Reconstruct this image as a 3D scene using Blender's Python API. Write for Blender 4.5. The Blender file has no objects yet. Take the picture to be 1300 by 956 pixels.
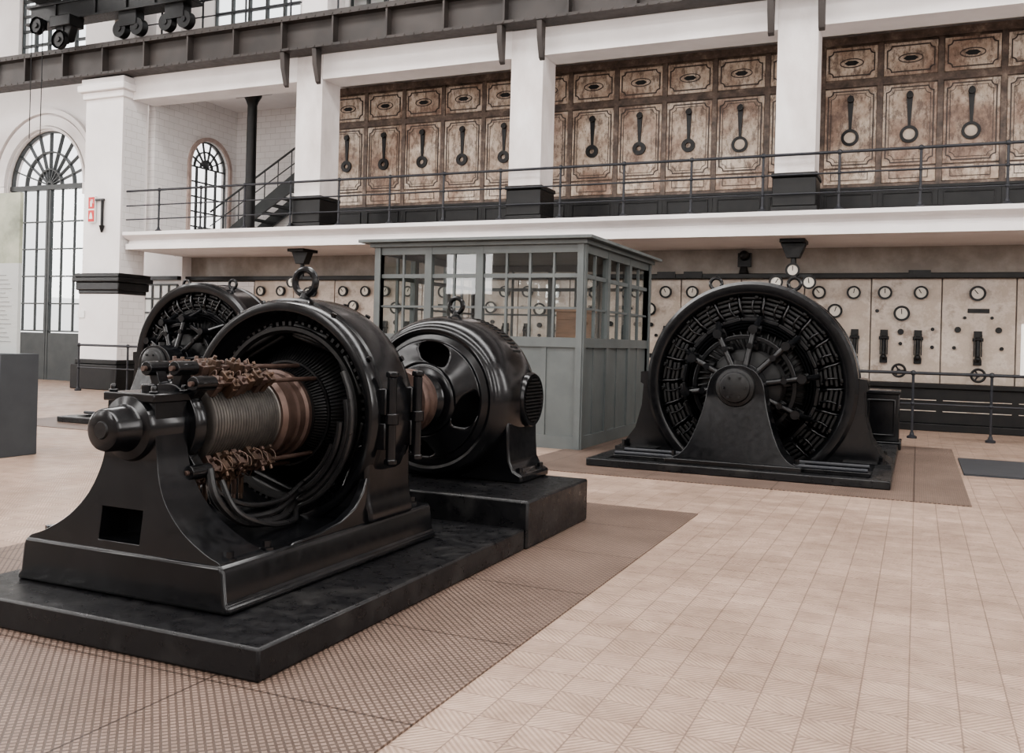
import bpy, bmesh, math, random
from mathutils import Matrix, Vector
random.seed(4)
C=bpy.context.collection
pi=math.pi
# ------------------------------------------------------------------ materials
def newmat(name):
    m=bpy.data.materials.new(name); m.use_nodes=True
    nt=m.node_tree; return m,nt,nt.nodes['Principled BSDF']
def pos(nt,scale=(1,1,1),rot=(0,0,0)):
    g=nt.nodes.new('ShaderNodeNewGeometry'); mp=nt.nodes.new('ShaderNodeMapping')
    mp.inputs['Scale'].default_value=scale; mp.inputs['Rotation'].default_value=rot
    nt.links.new(g.outputs['Position'],mp.inputs['Vector']); return mp.outputs[0]
def noise(nt,vec,scale,detail=6,rough=.6):
    n=nt.nodes.new('ShaderNodeTexNoise'); n.inputs['Scale'].default_value=scale
    n.inputs['Detail'].default_value=detail; n.inputs['Roughness'].default_value=rough
    nt.links.new(vec,n.inputs['Vector']); return n.outputs['Fac']
def ramp(nt,fac,stops):
    r=nt.nodes.new('ShaderNodeValToRGB'); e=r.color_ramp.elements
    while len(e)<len(stops): e.new(.5)
    for i,(p,c) in enumerate(stops):
        e[i].position=p; e[i].color=(c[0],c[1],c[2],1) if not isinstance(c,(int,float)) else (c,c,c,1)
    nt.links.new(fac,r.inputs[0]); return r.outputs[0]
def mix(nt,fac,a,b,blend='MIX'):
    m=nt.nodes.new('ShaderNodeMix'); m.data_type='RGBA'; m.blend_type=blend
    def put(s,v):
        if isinstance(v,bpy.types.NodeSocket): nt.links.new(v,s)
        elif isinstance(v,(int,float)): s.default_value=v
        else: s.default_value=(v[0],v[1],v[2],1)
    put(m.inputs[0],fac); put(m.inputs[6],a); put(m.inputs[7],b); return m.outputs[2]
def bump(nt,b,h,strength=.3,dist=.01):
    n=nt.nodes.new('ShaderNodeBump'); n.inputs['Strength'].default_value=strength; n.inputs['Distance'].default_value=dist
    nt.links.new(h,n.inputs['Height']); nt.links.new(n.outputs[0],b.inputs['Normal'])
def simple(name,c1,c2=None,rough=.5,metal=0,scale=3,bs=0,bscale=40,rv=0,lo=.35,hi=.65,stretch=(1,1,1),spec=.5):
    m,nt,b=newmat(name)
    if c2 is None: c2=[x*.8 for x in c1]
    v=pos(nt,stretch); f=noise(nt,v,scale)
    nt.links.new(ramp(nt,f,[(lo,c1),(hi,c2)]),b.inputs['Base Color'])
    b.inputs['Roughness'].default_value=rough; b.inputs['Metallic'].default_value=metal; b.inputs['Specular IOR Level'].default_value=spec
    if rv: nt.links.new(ramp(nt,noise(nt,v,scale*4),[(.3,max(0,rough-rv)),(.7,rough+rv)]),b.inputs['Roughness'])
    if bs: bump(nt,b,noise(nt,v,bscale),bs,.004)
    return m
M={}
M['black']=simple('black_enamel',(.004,.0043,.005),(.007,.0073,.0085),.19,scale=5,rv=.05,spec=.45)
M['blackm']=simple('black_matte',(.005,.005,.006),(.010,.010,.010),.42,scale=6,rv=.1,spec=.4)
M['cable']=simple('cable_black',(.010,.010,.011),(.018,.017,.017),.35,scale=6,rv=.1)
M['void']=simple('void_shade_dark',(.003,.003,.003),(.006,.006,.006),.6,spec=.25)  # near-black colour painting in the shade of machine interiors and slots
M['plinth']=simple('worn_black_plinth',(.007,.007,.008),(.036,.035,.034),.34,scale=4,rv=.12,bs=.3,bscale=25,lo=.5,hi=.85,spec=.4)
M['steel']=simple('girder_steel',(.032,.027,.025),(.055,.046,.042),.55,scale=2,rv=.1,bs=.1)
M['white']=simple('white_plaster',(.82,.79,.78),(.72,.685,.675),.75,scale=.8,bs=.06)
M['column']=simple('column_marble',(.78,.745,.735),(.60,.55,.53),.5,scale=1.6,bs=.05,stretch=(1,1,.5))
M['copper']=simple('brown_copper',(.075,.048,.04),(.12,.082,.068),.42,metal=.5,scale=12)
M['comm']=simple('commutator_metal',(.085,.078,.074),(.13,.12,.11),.36,metal=.6,scale=12)
M['brass']=simple('dark_brass',(.11,.068,.047),(.055,.04,.032),.38,metal=.5,scale=15)
M['booth']=simple('grey_paint',(.098,.110,.110),(.120,.132,.131),.5,scale=3)
M['dial']=simple('dial_white',(.70,.66,.59),(.6,.55,.48),.4)
M['ringc']=simple('worn_ring_centre',(.58,.50,.42),(.42,.34,.27),.5,scale=6)
M['dark']=simple('dark_iron',(.012,.014,.02),(.025,.026,.03),.5,scale=4)
M['grey']=simple('grey_box',(.04,.044,.05),(.05,.055,.06),.55)
M['textl']=simple('print_ink',(.25,.26,.26),(.22,.23,.23),.5)
M['red']=simple('red_sign',(.55,.02,.02),(.5,.02,.02),.5)
M['signw']=simple('sign_white',(.8,.8,.78),(.76,.76,.74),.5)
M['wood']=simple('wood_brown',(.26,.14,.08),(.19,.10,.055),.5,scale=4,stretch=(1,1,8))
M['stone']=simple('arch_stone',(.46,.37,.33),(.36,.28,.25),.7,scale=8)
M['plate']=simple('dark_floor_plate',(.03,.035,.042),(.04,.045,.052),.5)
M['frame']=simple('window_iron',(.035,.04,.042),(.05,.055,.055),.5)
M['roof']=simple('roof_boards',(.26,.23,.21),(.20,.18,.16),.8)
M['hall']=simple('hall_plaster',(.44,.42,.41),(.38,.36,.35),.8)
def mk_marble():
    m,nt,b=newmat('switchboard_marble'); v=pos(nt)
    f=noise(nt,v,1.6,9,.72)
    c=ramp(nt,f,[(.3,(.56,.48,.41)),(.47,(.44,.365,.305)),(.55,(.56,.49,.43)),(.66,(.31,.245,.20)),(.74,(.50,.43,.37))])
    nt.links.new(c,b.inputs['Base Color']); b.inputs['Roughness'].default_value=.35; return m
M['marble']=mk_marble()
M['band']=simple('stone_band',(.22,.19,.165),(.34,.30,.265),.5,scale=2,lo=.4,hi=.65)
def mk_rust():
    m,nt,b=newmat('rusted_panel'); v=pos(nt); vs=pos(nt,(1.6,1,.7))
    f=noise(nt,v,1.2,8,.7); f2=noise(nt,vs,6,9,.82)
    base=ramp(nt,f,[(.28,(.10,.062,.045)),(.40,(.26,.175,.13)),(.52,(.44,.35,.275)),(.66,(.62,.54,.46))])
    spots=ramp(nt,f2,[(.48,0),(.58,1)])
    c2=mix(nt,spots,base,(.065,.036,.026))
    c=mix(nt,.28,c2,base)
    nt.links.new(c,b.inputs['Base Color']); b.inputs['Roughness'].default_value=.45; bump(nt,b,f2,.2,.005); return m
M['rust']=mk_rust()
def mk_rust2():
    m,nt,b=newmat('brown_frame'); v=pos(nt)
    f=noise(nt,v,4,8,.7)
    nt.links.new(ramp(nt,f,[(.35,(.04,.028,.022)),(.55,(.12,.085,.066)),(.72,(.29,.225,.18))]),b.inputs['Base Color']); b.inputs['Roughness'].default_value=.5; return m
M['rustd']=mk_rust2()
M['orn']=simple('ornament_line',(.028,.019,.016),(.055,.039,.032),.5,scale=8)
def brick(nt,v,w,h,mort,c1,c2,cm,off=0):
    t=nt.nodes.new('ShaderNodeTexBrick'); t.offset=off; t.inputs['Scale'].default_value=1
    t.inputs['Brick Width'].default_value=w; t.inputs['Row Height'].default_value=h; t.inputs['Mortar Size'].default_value=mort
    for k,c in (('Color1',c1),('Color2',c2),('Mortar',cm)): t.inputs[k].default_value=(*c,1)
    t.inputs['Mortar Smooth'].default_value=.2; nt.links.new(v,t.inputs['Vector']); return t
def mk_tilewall(name,rot):
    m,nt,b=newmat(name); v=pos(nt,(1,1,1),rot)
    t=brick(nt,v,.3,.15,.006,(.76,.74,.73),(.72,.70,.69),(.55,.53,.51),.5)
    nt.links.new(t.outputs['Color'],b.inputs['Base Color']); b.inputs['Roughness'].default_value=.35; return m
M['tilex']=mk_tilewall('white_tile',(pi/2,0,0))
M['tiley']=mk_tilewall('white_tile_side',(0,pi/2,pi/2))
def wave(nt,v,scale,rotz):
    mp=nt.nodes.new('ShaderNodeMapping'); mp.inputs['Rotation'].default_value=(0,0,rotz); nt.links.new(v,mp.inputs['Vector'])
    w=nt.nodes.new('ShaderNodeTexWave'); w.inputs['Scale'].default_value=scale; w.inputs['Distortion'].default_value=0
    nt.links.new(mp.outputs[0],w.inputs['Vector']); return w.outputs['Fac']
def mk_floor():
    m,nt,b=newmat('floor_tiles'); v=pos(nt)
    t=brick(nt,v,.17,.17,.0032,(.455,.345,.28),(.39,.293,.235),(.235,.17,.135))
    st=ramp(nt,noise(nt,v,.8,8,.7),[(.35,(.76,.73,.71)),(.6,(1.06,1.04,1.03))])
    st2=ramp(nt,noise(nt,v,6,8,.78),[(.38,(.78,.76,.75)),(.6,(1.0,1.0,1.0))])
    ch=nt.nodes.new('ShaderNodeTexChecker'); ch.inputs['Scale'].default_value=1/.17; nt.links.new(v,ch.inputs['Vector'])
    w=mix(nt,ch.outputs['Fac'],wave(nt,v,16,pi/4),wave(nt,v,16,-pi/4))
    wl=ramp(nt,w,[(.2,(.72,.70,.69)),(.7,(1,1,1))])
    c=mix(nt,1,t.outputs['Color'],st,'MULTIPLY'); c=mix(nt,1,c,wl,'MULTIPLY'); c=mix(nt,1,c,st2,'MULTIPLY')
    nt.links.new(c,b.inputs['Base Color'])
    nt.links.new(ramp(nt,noise(nt,v,2),[(.3,.32),(.7,.5)]),b.inputs['Roughness'])
    h=mix(nt,1,w,ramp(nt,t.outputs['Fac'],[(0,1),(1,0)]),'MULTIPLY')
    bump(nt,b,h,.4,.004); return m
M['floor']=mk_floor()
def mk_grate():
    m,nt,b=newmat('ribbed_floor_plate'); v=pos(nt); vr=pos(nt,(1,1,1),(0,0,pi/4))
    t=brick(nt,vr,.026,.026,.0048,(.235,.174,.144),(.205,.151,.125),(.088,.063,.051))
    big=brick(nt,v,1.2,.9,.006,(1,1,1),(.93,.92,.91),(.35,.32,.30))
    st=ramp(nt,noise(nt,v,1.2,7,.6),[(.35,(.75,.72,.70)),(.65,(1.15,1.12,1.1))])
    c=mix(nt,1,t.outputs['Color'],big.outputs['Color'],'MULTIPLY'); c=mix(nt,1,c,st,'MULTIPLY')
    nt.links.new(c,b.inputs['Base Color']); b.inputs['Roughness'].default_value=.42
    bump(nt,b,ramp(nt,t.outputs['Fac'],[(0,1),(1,0)]),.8,.005); return m
M['grate']=mk_grate()
def mk_glass():
    m=bpy.data.materials.new('window_glass'); m.use_nodes=True; nt=m.node_tree; nt.nodes.clear()
    o=nt.nodes.new('ShaderNodeOutputMaterial'); a=nt.nodes.new('ShaderNodeBsdfTransparent'); g=nt.nodes.new('ShaderNodeBsdfGlossy')
    a.inputs[0].default_value=(.88,.91,.91,1); g.inputs['Roughness'].default_value=.02
    f=nt.nodes.new('ShaderNodeLayerWeight'); f.inputs[0].default_value=.5
    p=nt.nodes.new('ShaderNodeMath');p.operation='POWER';p.inputs[1].default_value=4;nt.links.new(f.outputs['Facing'],p.inputs[0])
    q=nt.nodes.new('ShaderNodeMath');q.operation='MULTIPLY_ADD';q.inputs[1].default_value=.7;q.inputs[2].default_value=.08;nt.links.new(p.outputs[0],q.inputs[0])
    x=nt.nodes.new('ShaderNodeMixShader')
    nt.links.new(q.outputs[0],x.inputs[0]); nt.links.new(a.outputs[0],x.inputs[1]); nt.links.new(g.outputs[0],x.inputs[2]); nt.links.new(x.outputs[0],o.inputs[0]); return m
M['glass']=mk_glass()
def mk_poster():
    m,nt,b=newmat('exhibit_poster'); v=pos(nt)
    s=nt.nodes.new('ShaderNodeSeparateXYZ'); nt.links.new(v,s.inputs[0])
    gt=nt.nodes.new('ShaderNodeMath'); gt.operation='GREATER_THAN'; gt.inputs[1].default_value=1.96; nt.links.new(s.outputs[2],gt.inputs[0])
    pic=ramp(nt,noise(nt,v,3,5,.6),[(.3,(.18,.20,.15)),(.5,(.34,.36,.28)),(.7,(.46,.47,.38))])
    c=mix(nt,gt.outputs[0],(.46,.48,.47),pic)
    nt.links.new(c,b.inputs['Base Color']); b.inputs['Roughness'].default_value=.4; return m
M['poster']=mk_poster()
# ------------------------------------------------------------------ mesh builder
class MB:
    def __init__(s): s.bm=bmesh.new(); s.M=Matrix.Identity(4)
    def v(s,p): return s.bm.verts.new(s.M@Vector(p))
    def f(s,vs):
        try: s.bm.faces.new(vs)
        except ValueError: pass
    def box(s,x0,x1,y0,y1,z0,z1):
        a=[s.v((x,y,z)) for z in (z0,z1) for y in (y0,y1) for x in (x0,x1)]
        for q in ((0,2,3,1),(4,5,7,6),(0,1,5,4),(2,6,7,3),(0,4,6,2),(1,3,7,5)): s.f([a[i] for i in q])
        return s
    def quad(s,*p): s.f([s.v(q) for q in p]); return s
    def lathe(s,prof,c=(0,0,0),ax='Y',n=48,closed=False,cap=True):
        R=[]
        for a,r in prof:
            ring=[]
            for i in range(n):
                t=2*pi*i/n; p,q=r*math.cos(t),r*math.sin(t)
                o={'Y':(p,a,q),'X':(a,p,q),'Z':(p,q,a)}[ax]
                ring.append(s.v((c[0]+o[0],c[1]+o[1],c[2]+o[2])))
            R.append(ring)
        k=len(R)
        for j in range(k if closed else k-1):
            A=R[j];B=R[(j+1)%k]
            for i in range(n): s.f([A[i],A[(i+1)%n],B[(i+1)%n],B[i]])
        if not closed and cap: s.f(R[0]); s.f(R[-1][::-1])
        return s
    def cyl(s,p0,p1,r,r1=None,n=16):
        p0=Vector(p0);p1=Vector(p1);d=(p1-p0).normalized()
        u=d.orthogonal().normalized();w=d.cross(u);r1=r if r1 is None else r1
        A=[s.v(p0+(u*math.cos(2*pi*i/n)+w*math.sin(2*pi*i/n))*r) for i in range(n)]
        B=[s.v(p1+(u*math.cos(2*pi*i/n)+w*math.sin(2*pi*i/n))*r1) for i in range(n)]
        for i in range(n): s.f([A[i],A[(i+1)%n],B[(i+1)%n],B[i]])
        s.f(A[::-1]); s.f(B); return s
    def ball(s,c,r,n=12): 
        return s.lathe([(r*math.sin(-pi/2+pi*(i+.08)/(8.16)),r*math.cos(-pi/2+pi*(i+.08)/8.16)) for i in range(9)],c,'Z',n)
    def torus(s,c,R,r,ax='Y',n=28,m=10):
        return s.lathe([(r*math.sin(2*pi*j/m),R+r*math.cos(2*pi*j/m)) for j in range(m)],c,ax,n,closed=True)
    def tube(s,pts,r,n=8,cat=True):
        P=[Vector(p) for p in pts]
        if cat and len(P)>2:
            Q=[]
            for i in range(len(P)-1):
                a=P[max(i-1,0)];b=P[i];c=P[i+1];d=P[min(i+2,len(P)-1)]
                for k in range(6):
                    t=k/6; Q.append(.5*((2*b)+(c-a)*t+(2*a-5*b+4*c-d)*t*t+(3*b-a-3*c+d)*t**3))
            Q.append(P[-1]);P=Q
        up=None;R=[]
        for i,p in enumerate(P):
            d=(P[min(i+1,len(P)-1)]-P[max(i-1,0)]).normalized()
            if up is None: up=d.orthogonal().normalized()
            up=(up-d*up.dot(d)).normalized();w=d.cross(up)
            R.append([s.v(p+(up*math.cos(2*pi*k/n)+w*math.sin(2*pi*k/n))*r) for k in range(n)])
        for A,B in zip(R,R[1:]):
            for i in range(n): s.f([A[i],A[(i+1)%n],B[(i+1)%n],B[i]])
        s.f(R[0][::-1]);s.f(R[-1]);return s
    def poly(s,pts,d0,d1,pl='XZ'):
        m={'XZ':lambda p,d:(p[0],d,p[1]),'YZ':lambda p,d:(d,p[0],p[1]),'XY':lambda p,d:(p[0],p[1],d)}[pl]
        A=[s.v(m(p,d0)) for p in pts];B=[s.v(m(p,d1)) for p in pts];n=len(pts)
        s.f(A);s.f(B[::-1])
        for i in range(n): s.f([A[i],A[(i+1)%n],B[(i+1)%n],B[i]])
        return s
    def strip(s,pts,w,d0,d1,pl='XZ',close=True):
        P=[Vector(p) for p in pts];n=len(P);L=[];Rr=[]
        for i in range(n):
            if close: a=P[i-1];c=P[(i+1)%n]
            else: a=P[max(i-1,0)];c=P[min(i+1,n-1)]
            t1=(P[i]-a);t2=(c-P[i])
            if t1.length<1e-9:t1=t2
            if t2.length<1e-9:t2=t1
            t1.normalize();t2.normalize()
            n1=Vector((-t1.y,t1.x));n2=Vector((-t2.y,t2.x));q=(n1+n2)
            q=n1 if q.length<1e-6 else q.normalized()
            k=w/2/max(.4,q.dot(n1));L.append(P[i]+q*k);Rr.append(P[i]-q*k)
        m={'XZ':lambda p,d:(p[0],d,p[1]),'YZ':lambda p,d:(d,p[0],p[1]),'XY':lambda p,d:(p[0],p[1],d)}[pl]
        G=[[s.v(m(p,d)) for p in X] for d in (d0,d1) for X in (L,Rr)]
        a,b,c,d=G
        for i in range(n if close else n-1):
            j=(i+1)%n
            s.f([a[i],a[j],b[j],b[i]]);s.f([c[i],d[i],d[j],c[j]]);s.f([a[i],c[i],c[j],a[j]]);s.f([b[i],b[j],d[j],d[i]])
        if not close:
            s.f([a[0],b[0],d[0],c[0]]);s.f([a[-1],c[-1],d[-1],b[-1]])
        return s
    def cutz(s,z):
        g=s.bm.verts[:]+s.bm.edges[:]+s.bm.faces[:]
        bmesh.ops.bisect_plane(s.bm,geom=g,plane_co=(0,0,z),plane_no=(0,0,1),clear_inner=True); return s
    def obj(s,name,mat,parent=None,bev=0,seg=2,loc=None,ang=35,solid=0,**kw):
        bmesh.ops.recalc_face_normals(s.bm,faces=s.bm.faces[:])
        me=bpy.data.meshes.new(name); s.bm.to_mesh(me); s.bm.free()
        for p in me.polygons: p.use_smooth=True
        me.set_sharp_from_angle(angle=math.radians(ang))
        o=bpy.data.objects.new(name,me); C.objects.link(o); me.materials.append(M[mat])
        if parent: o.parent=parent
        if loc: o.location=loc
        if solid:
            b=o.modifiers.new('solid','SOLIDIFY');b.thickness=solid;b.offset=0
        if bev:
            b=o.modifiers.new('bevel','BEVEL');b.width=bev;b.segments=seg;b.limit_method='ANGLE';b.angle_limit=math.radians(40)
        for k,val in kw.items(): o[k]=val
        return o
def T(name,loc,label,cat,group=None):
    e=bpy.data.objects.new(name,None);e.empty_display_size=.1;C.objects.link(e);e.location=loc
    e['label']=label;e['category']=cat
    if group:e['group']=group
    return e
def copytree(o,loc,rotz=None,label=None):
    n=o.copy();C.objects.link(n);n.location=loc
    if rotz is not None:n.rotation_euler=(0,0,rotz)
    if label:n['label']=label
    def rec(a,b):
        for ch in a.children:
            c=ch.copy();C.objects.link(c);c.parent=b;c.matrix_parent_inverse=ch.matrix_parent_inverse.copy();rec(ch,c)
    rec(o,n);return n
def ST(o,label,cat): o['kind']='structure';o['label']=label;o['category']=cat;return o
def arcwall(b,x0,x1,zs,ztop,y0,y1,pl='XZ',n=20):
    cx=(x0+x1)/2;r=(x1-x0)/2
    P=[(cx-r*math.cos(pi*i/n),zs+r*math.sin(pi*i/n)) for i in range(n+1)]
    for a,c in zip(P,P[1:]): b.poly([a,c,(c[0],ztop),(a[0],ztop)],y0,y1,pl)
# ------------------------------------------------------------------ shell
ST(MB().box(-30,9,-5,20,-.2,0).obj('floor','floor'),'beige ribbed tile floor with a fine joint grid','floor')
ST(MB().box(-15.88,9,17.0,17.3,0,3.08).obj('wall_north','band'),'stone clad hall wall under the gallery','wall')
b=MB() # arch wall, hall side
dx0,dx1,dzs=-21.86,-19.09,4.98
wx0,wx1=-21.6,-19.2
b.box(-30,dx0,16.7,17,0,8.25);b.box(dx1,-16.12,16.7,17,0,8.25);arcwall(b,dx0,dx1,dzs,8.25,16.7,17);b.box(-16.12,-15.88,16.7,17,0,3.08)
b.box(-30,wx0,16.7,17,8.25,11);b.box(wx1,-16.12,16.7,17,8.25,11);b.box(wx0,wx1,16.7,17,10.6,11)
ST(b.obj('wall_north.001','white'),'white plaster wall with a tall arched doorway','wall')
b=MB()
dc=(dx0+dx1)/2
def arc(c,r,z,n=32): return [(c-r*math.cos(pi*i/n),z+r*math.sin(pi*i/n)) for i in range(n+1)]
b.strip(arc(dc,1.62,dzs),.26,16.63,16.70,close=False);b.strip(arc(dc,1.86,dzs),.12,16.58,16.70,close=False);b.strip(arc(dc,1.44,dzs),.06,16.60,16.70,close=False)
b.box(dx0-.5,dx0-.02,16.6,16.7,dzs-.3,dzs-.02);b.box(dx1+.02,dx1+.5,16.6,16.7,dzs-.3,dzs-.02)
ST(b.obj('trim_1','white'),'white moulded archivolt around the doorway','trim')
ST(MB().box(-11.95,9,17.3,17.5,3.45,11).obj('wall_north.002','white'),'white gallery rear wall behind the panels','wall')
b=MB();aw0,aw1,azs=16.9,18.2,5.3
b.box(-16.1,-15.9,15.78,aw0,3.45,6.9);b.box(-16.1,-15.9,aw1,18.5,3.45,6.9)
arcwall(b,aw0,aw1,azs,6.9,-16.1,-15.9,'YZ')
ST(b.obj('wall_west','tiley'),'white tiled gallery end wall with an arched window','wall')
ST(MB().box(-16.1,-11.95,18.5,18.7,3.45,6.9).obj('wall_north.003','tilex'),'white tiled wall behind the gallery stair','wall')
ST(MB().box(-11.95,-11.8,17.5,18.5,3.45,6.9).obj('wall_east.001','white'),'short white return wall beside the stair','wall')
b=MB()
b.box(-16.1,-15.4,17,17.2,7.1,11);b.box(-12.9,-11.6,17,17.2,7.1,11);b.box(-9.4,9,17,17.2,7.1,11);b.box(-15.4,-12.9,17,17.2,10.4,11);b.box(-11.6,-9.4,17,17.2,10.4,11);b.box(-15.4,-12.9,17,17.2,7.1,7.8);b.box(-11.6,-9.4,17,17.2,7.1,7.8)
ST(b.obj('wall_north.004','white'),'white upper storey wall pierced by windows','wall')
ST(MB().box(-16.1,9,15.14,18.7,6.9,7.1).obj('ceiling','white'),'white gallery ceiling slab','ceiling')
ST(MB().box(-30.3,9.3,-5.3,17.3,11,11.2).obj('ceiling.001','roof'),'brown boarded hall roof above added light strips','ceiling')
ST(MB().box(9,9.3,-5,17.3,0,11).obj('wall_east','hall'),'plain pale hall side wall','wall')
ST(MB().box(-30,9,-5.3,-5,0,11).obj('wall_south','hall'),'plain pale hall wall behind added area lights','wall')
ST(MB().box(-30.3,-30,-5,17,0,11).obj('wall_west.001','hall'),'plain pale hall side wall','wall')
# windows / doors
def muntins(b,x0,x1,z0,z1,nx,nz,y0,y1,w=.05,pl='XZ'):
    for i in range(nx+1):
        x=x0+(x1-x0)*i/nx; b.poly([(x-w/2,z0),(x+w/2,z0),(x+w/2,z1),(x-w/2,z1)],y0,y1,pl)
    for j in range(nz+1):
        z=z0+(z1-z0)*j/nz; b.poly([(x0,z-w/2),(x1,z-w/2),(x1,z+w/2),(x0,z+w/2)],y0+.003,y1-.003,pl)
def fan(b,c,r,z,y0,y1,pl='XZ',w=.05,spokes=7):
    for rr in (r-w/2,r*.62,r*.3): b.strip(arc(c,rr,z,24),w,y0,y1,pl,close=False)
    for k in range(1,spokes): 
        t=pi*k/spokes;b.strip([(c,z),(c-r*math.cos(t),z+r*math.sin(t))],w*.7,y0+.004,y1-.004,pl,close=False)
e=bpy.data.objects.new('door_1',None);C.objects.link(e);e.location=(-20.475,16.85,0);ST(e,'tall arched iron and glass door with fanlight','door')
b=MB();fan(b,0,1.385,4.98,-.05,.05,w=.04,spokes=10);b.box(-1.385,1.385,-.08,.08,4.87,4.99);b.obj('fanlight','frame',e)
b=MB()
for x in (-1.35,-.045,.045,1.35): b.box(x-.035,x+.035,-.05,.05,0,4.87)
for x in (-.9,-.45,.45,.9): b.box(x-.014,x+.014,-.03,.03,1.25,4.87)
for z in (1.25,1.95,2.65,3.35,4.05): b.box(-1.34,1.34,-.028,.028,z-.018,z+.018)
b.box(-1.34,1.34,-.04,.04,0,1.2);b.obj('door_leaf','frame',e)
MB().quad((-1.33,0,1.2),(1.33,0,1.2),(1.33,0,4.9),(-1.33,0,4.9)).obj('glass_pane','glass',e)
def win(n,x0,x1,z0,z1,nx,nz,y,label):
    e=bpy.data.objects.new('window_%d'%n,None);C.objects.link(e);e.location=((x0+x1)/2,y,z0);ST(e,label,'window')
    w=(x1-x0)/2;b=MB();muntins(b,-w,w,0,z1-z0,nx,nz,-.04,.04,.06);b.obj('window_frame','frame',e)
    MB().quad((-w,0,0),(w,0,0),(w,0,z1-z0),(-w,0,z1-z0)).obj('glass_pane','glass',e)
win(1,wx0,wx1,8.25,10.6,5,6,16.85,'tall iron framed window with small panes')
win(2,-15.4,-12.9,7.8,10.4,5,5,17.1,'iron framed upper storey window')
win(3,-11.6,-9.4,7.8,10.4,5,5,17.1,'iron framed upper storey window')
e=bpy.data.objects.new('window_4',None);C.objects.link(e);e.location=(-16.0,17.55,3.5);ST(e,'arched gallery window with radiating iron bars','window')
b=MB();fan(b,0,.65,1.8,-.03,.03,'YZ',.03);muntins(b,-.65,.65,0,1.8,4,5,-.03,.03,.03,'YZ');b.obj('window_frame','frame',e)
MB().strip([(-.70,0)]+arc(0,.70,1.8,20)+[(.70,0)],.09,.10,.16,'YZ',close=False).obj('arch_surround','stone',e)
e=bpy.data.objects.new('window_5',None);C.objects.link(e);e.location=(-16.62,16.69,1.42);ST(e,'white low multi-pane window with dark glazing bars','window')
b=MB();muntins(b,-.64,.64,0,1.0,5,3,-.04,.0,.04);b.obj('window_frame','frame',e)
MB().box(-.64,.64,-.015,-.005,0,1.0).obj('glass_pane','signw',e)  # opaque white board, the bright look of the pane is in its colour
ST(MB().box(-15.87,-13.95,16.93,17,0,2.5).obj('trim_2','tilex'),'white glazed tile dado under the gallery','trim')
ST(MB().box(-18.6,-15.9,16.58,16.7,2.53,2.62).obj('trim_6','blackm'),'black ledge moulding above the low window','trim')
ST(MB().box(-18.6,-15.9,16.6,16.7,0,.55).obj('baseboard_north.001','blackm'),'black base strip below the low window','baseboard')
# balcony
e=T('gallery_balcony',(-3.5,16,3.08),'white moulded gallery balcony slab along the hall wall','balcony')
b=MB();x0,x1=-12.38,12.4
b.poly([(-1,.0),(-1,.12),(-.93,.12),(-.9,.2),(-1.05,.26),(-1.1,.3),(-1.1,.37),(1.3,.37),(1.3,.01),(1.0,.01),(1.0,.0)],x0,x1,'YZ')
b.obj('slab','white',e)
MB().box(-12.38,-8.3,1.3,2.5,.2,.37).obj('stair_floor','white',e)
ST(MB().box(-15.87,9,16.8,17,2.53,2.62).obj('trim_3','blackm',bev=.01),'black ledge moulding above the switchboard','trim')
b=MB();b.box(-13.95,9,16.72,16.98,0.12,.7)
b.box(-13.95,9,16.66,16.98,.7,.78);b.box(-13.95,9,16.66,16.98,0,.12)
ST(b.obj('baseboard_north','blackm',bev=.01),'black panelled base under the switchboard','baseboard')
b=MB()
for z in (.32,.5):
    for i in range(20):
        b.box(-13.9+i*1.1,-13.9+i*1.1+1.0,16.705,16.725,z,z+.012)
ST(b.obj('trim_4','marble'),'thin pale beading lines on the base','trim')
# pilaster
e=T('corner_pier',(-16.5,15.25,0),'massive white tiled pier with black moulded base','pier')
def pier(e,w,d,mat='white'):
    b=MB();b.box(-w-.14,w+.14,-d-.14,d+.14,0,.55);b.box(-w-.08,w+.08,-d-.08,d+.08,.55,.66);b.obj('base','blackm',e,.02)
    MB().box(-w-.03,w+.03,-d-.03,d+.03,.66,2.1).obj('lower_shaft',mat,e)
    b=MB();b.box(-w-.05,w+.05,-d-.05,d+.05,2.1,2.19)
    b.box(-w-.09,w+.09,-d-.09,d+.09,2.18,2.36);b.box(-w-.15,w+.15,-d-.15,d+.15,2.36,2.46);b.box(-w-.11,w+.11,-d-.11,d+.11,2.46,2.55)
    b.obj('band_moulding','blackm',e,.02)
    MB().box(-w,w,-d,d,2.55,6.45).obj('shaft',mat,e)
    b=MB();b.box(-w-.06,w+.06,-d-.06,d+.06,6.4,6.55);b.box(-w-.14,w+.14,-d-.14,d+.14,6.55,6.7);b.box(-w-.08,w+.08,-d-.08,d+.08,6.7,6.85);b.obj('capital','white',e,.02)
pier(e,.55,.35)
MB().quad((.554,-.3,2.7),(.554,.3,2.7),(.554,.3,6.2),(.554,-.3,6.2)).obj('tiled_face','tiley',e)
MB().quad((.584,-.32,.75),(.584,.32,.75),(.584,.32,2.05),(.584,-.32,2.05)).obj('tiled_face','tiley',e)
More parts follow.
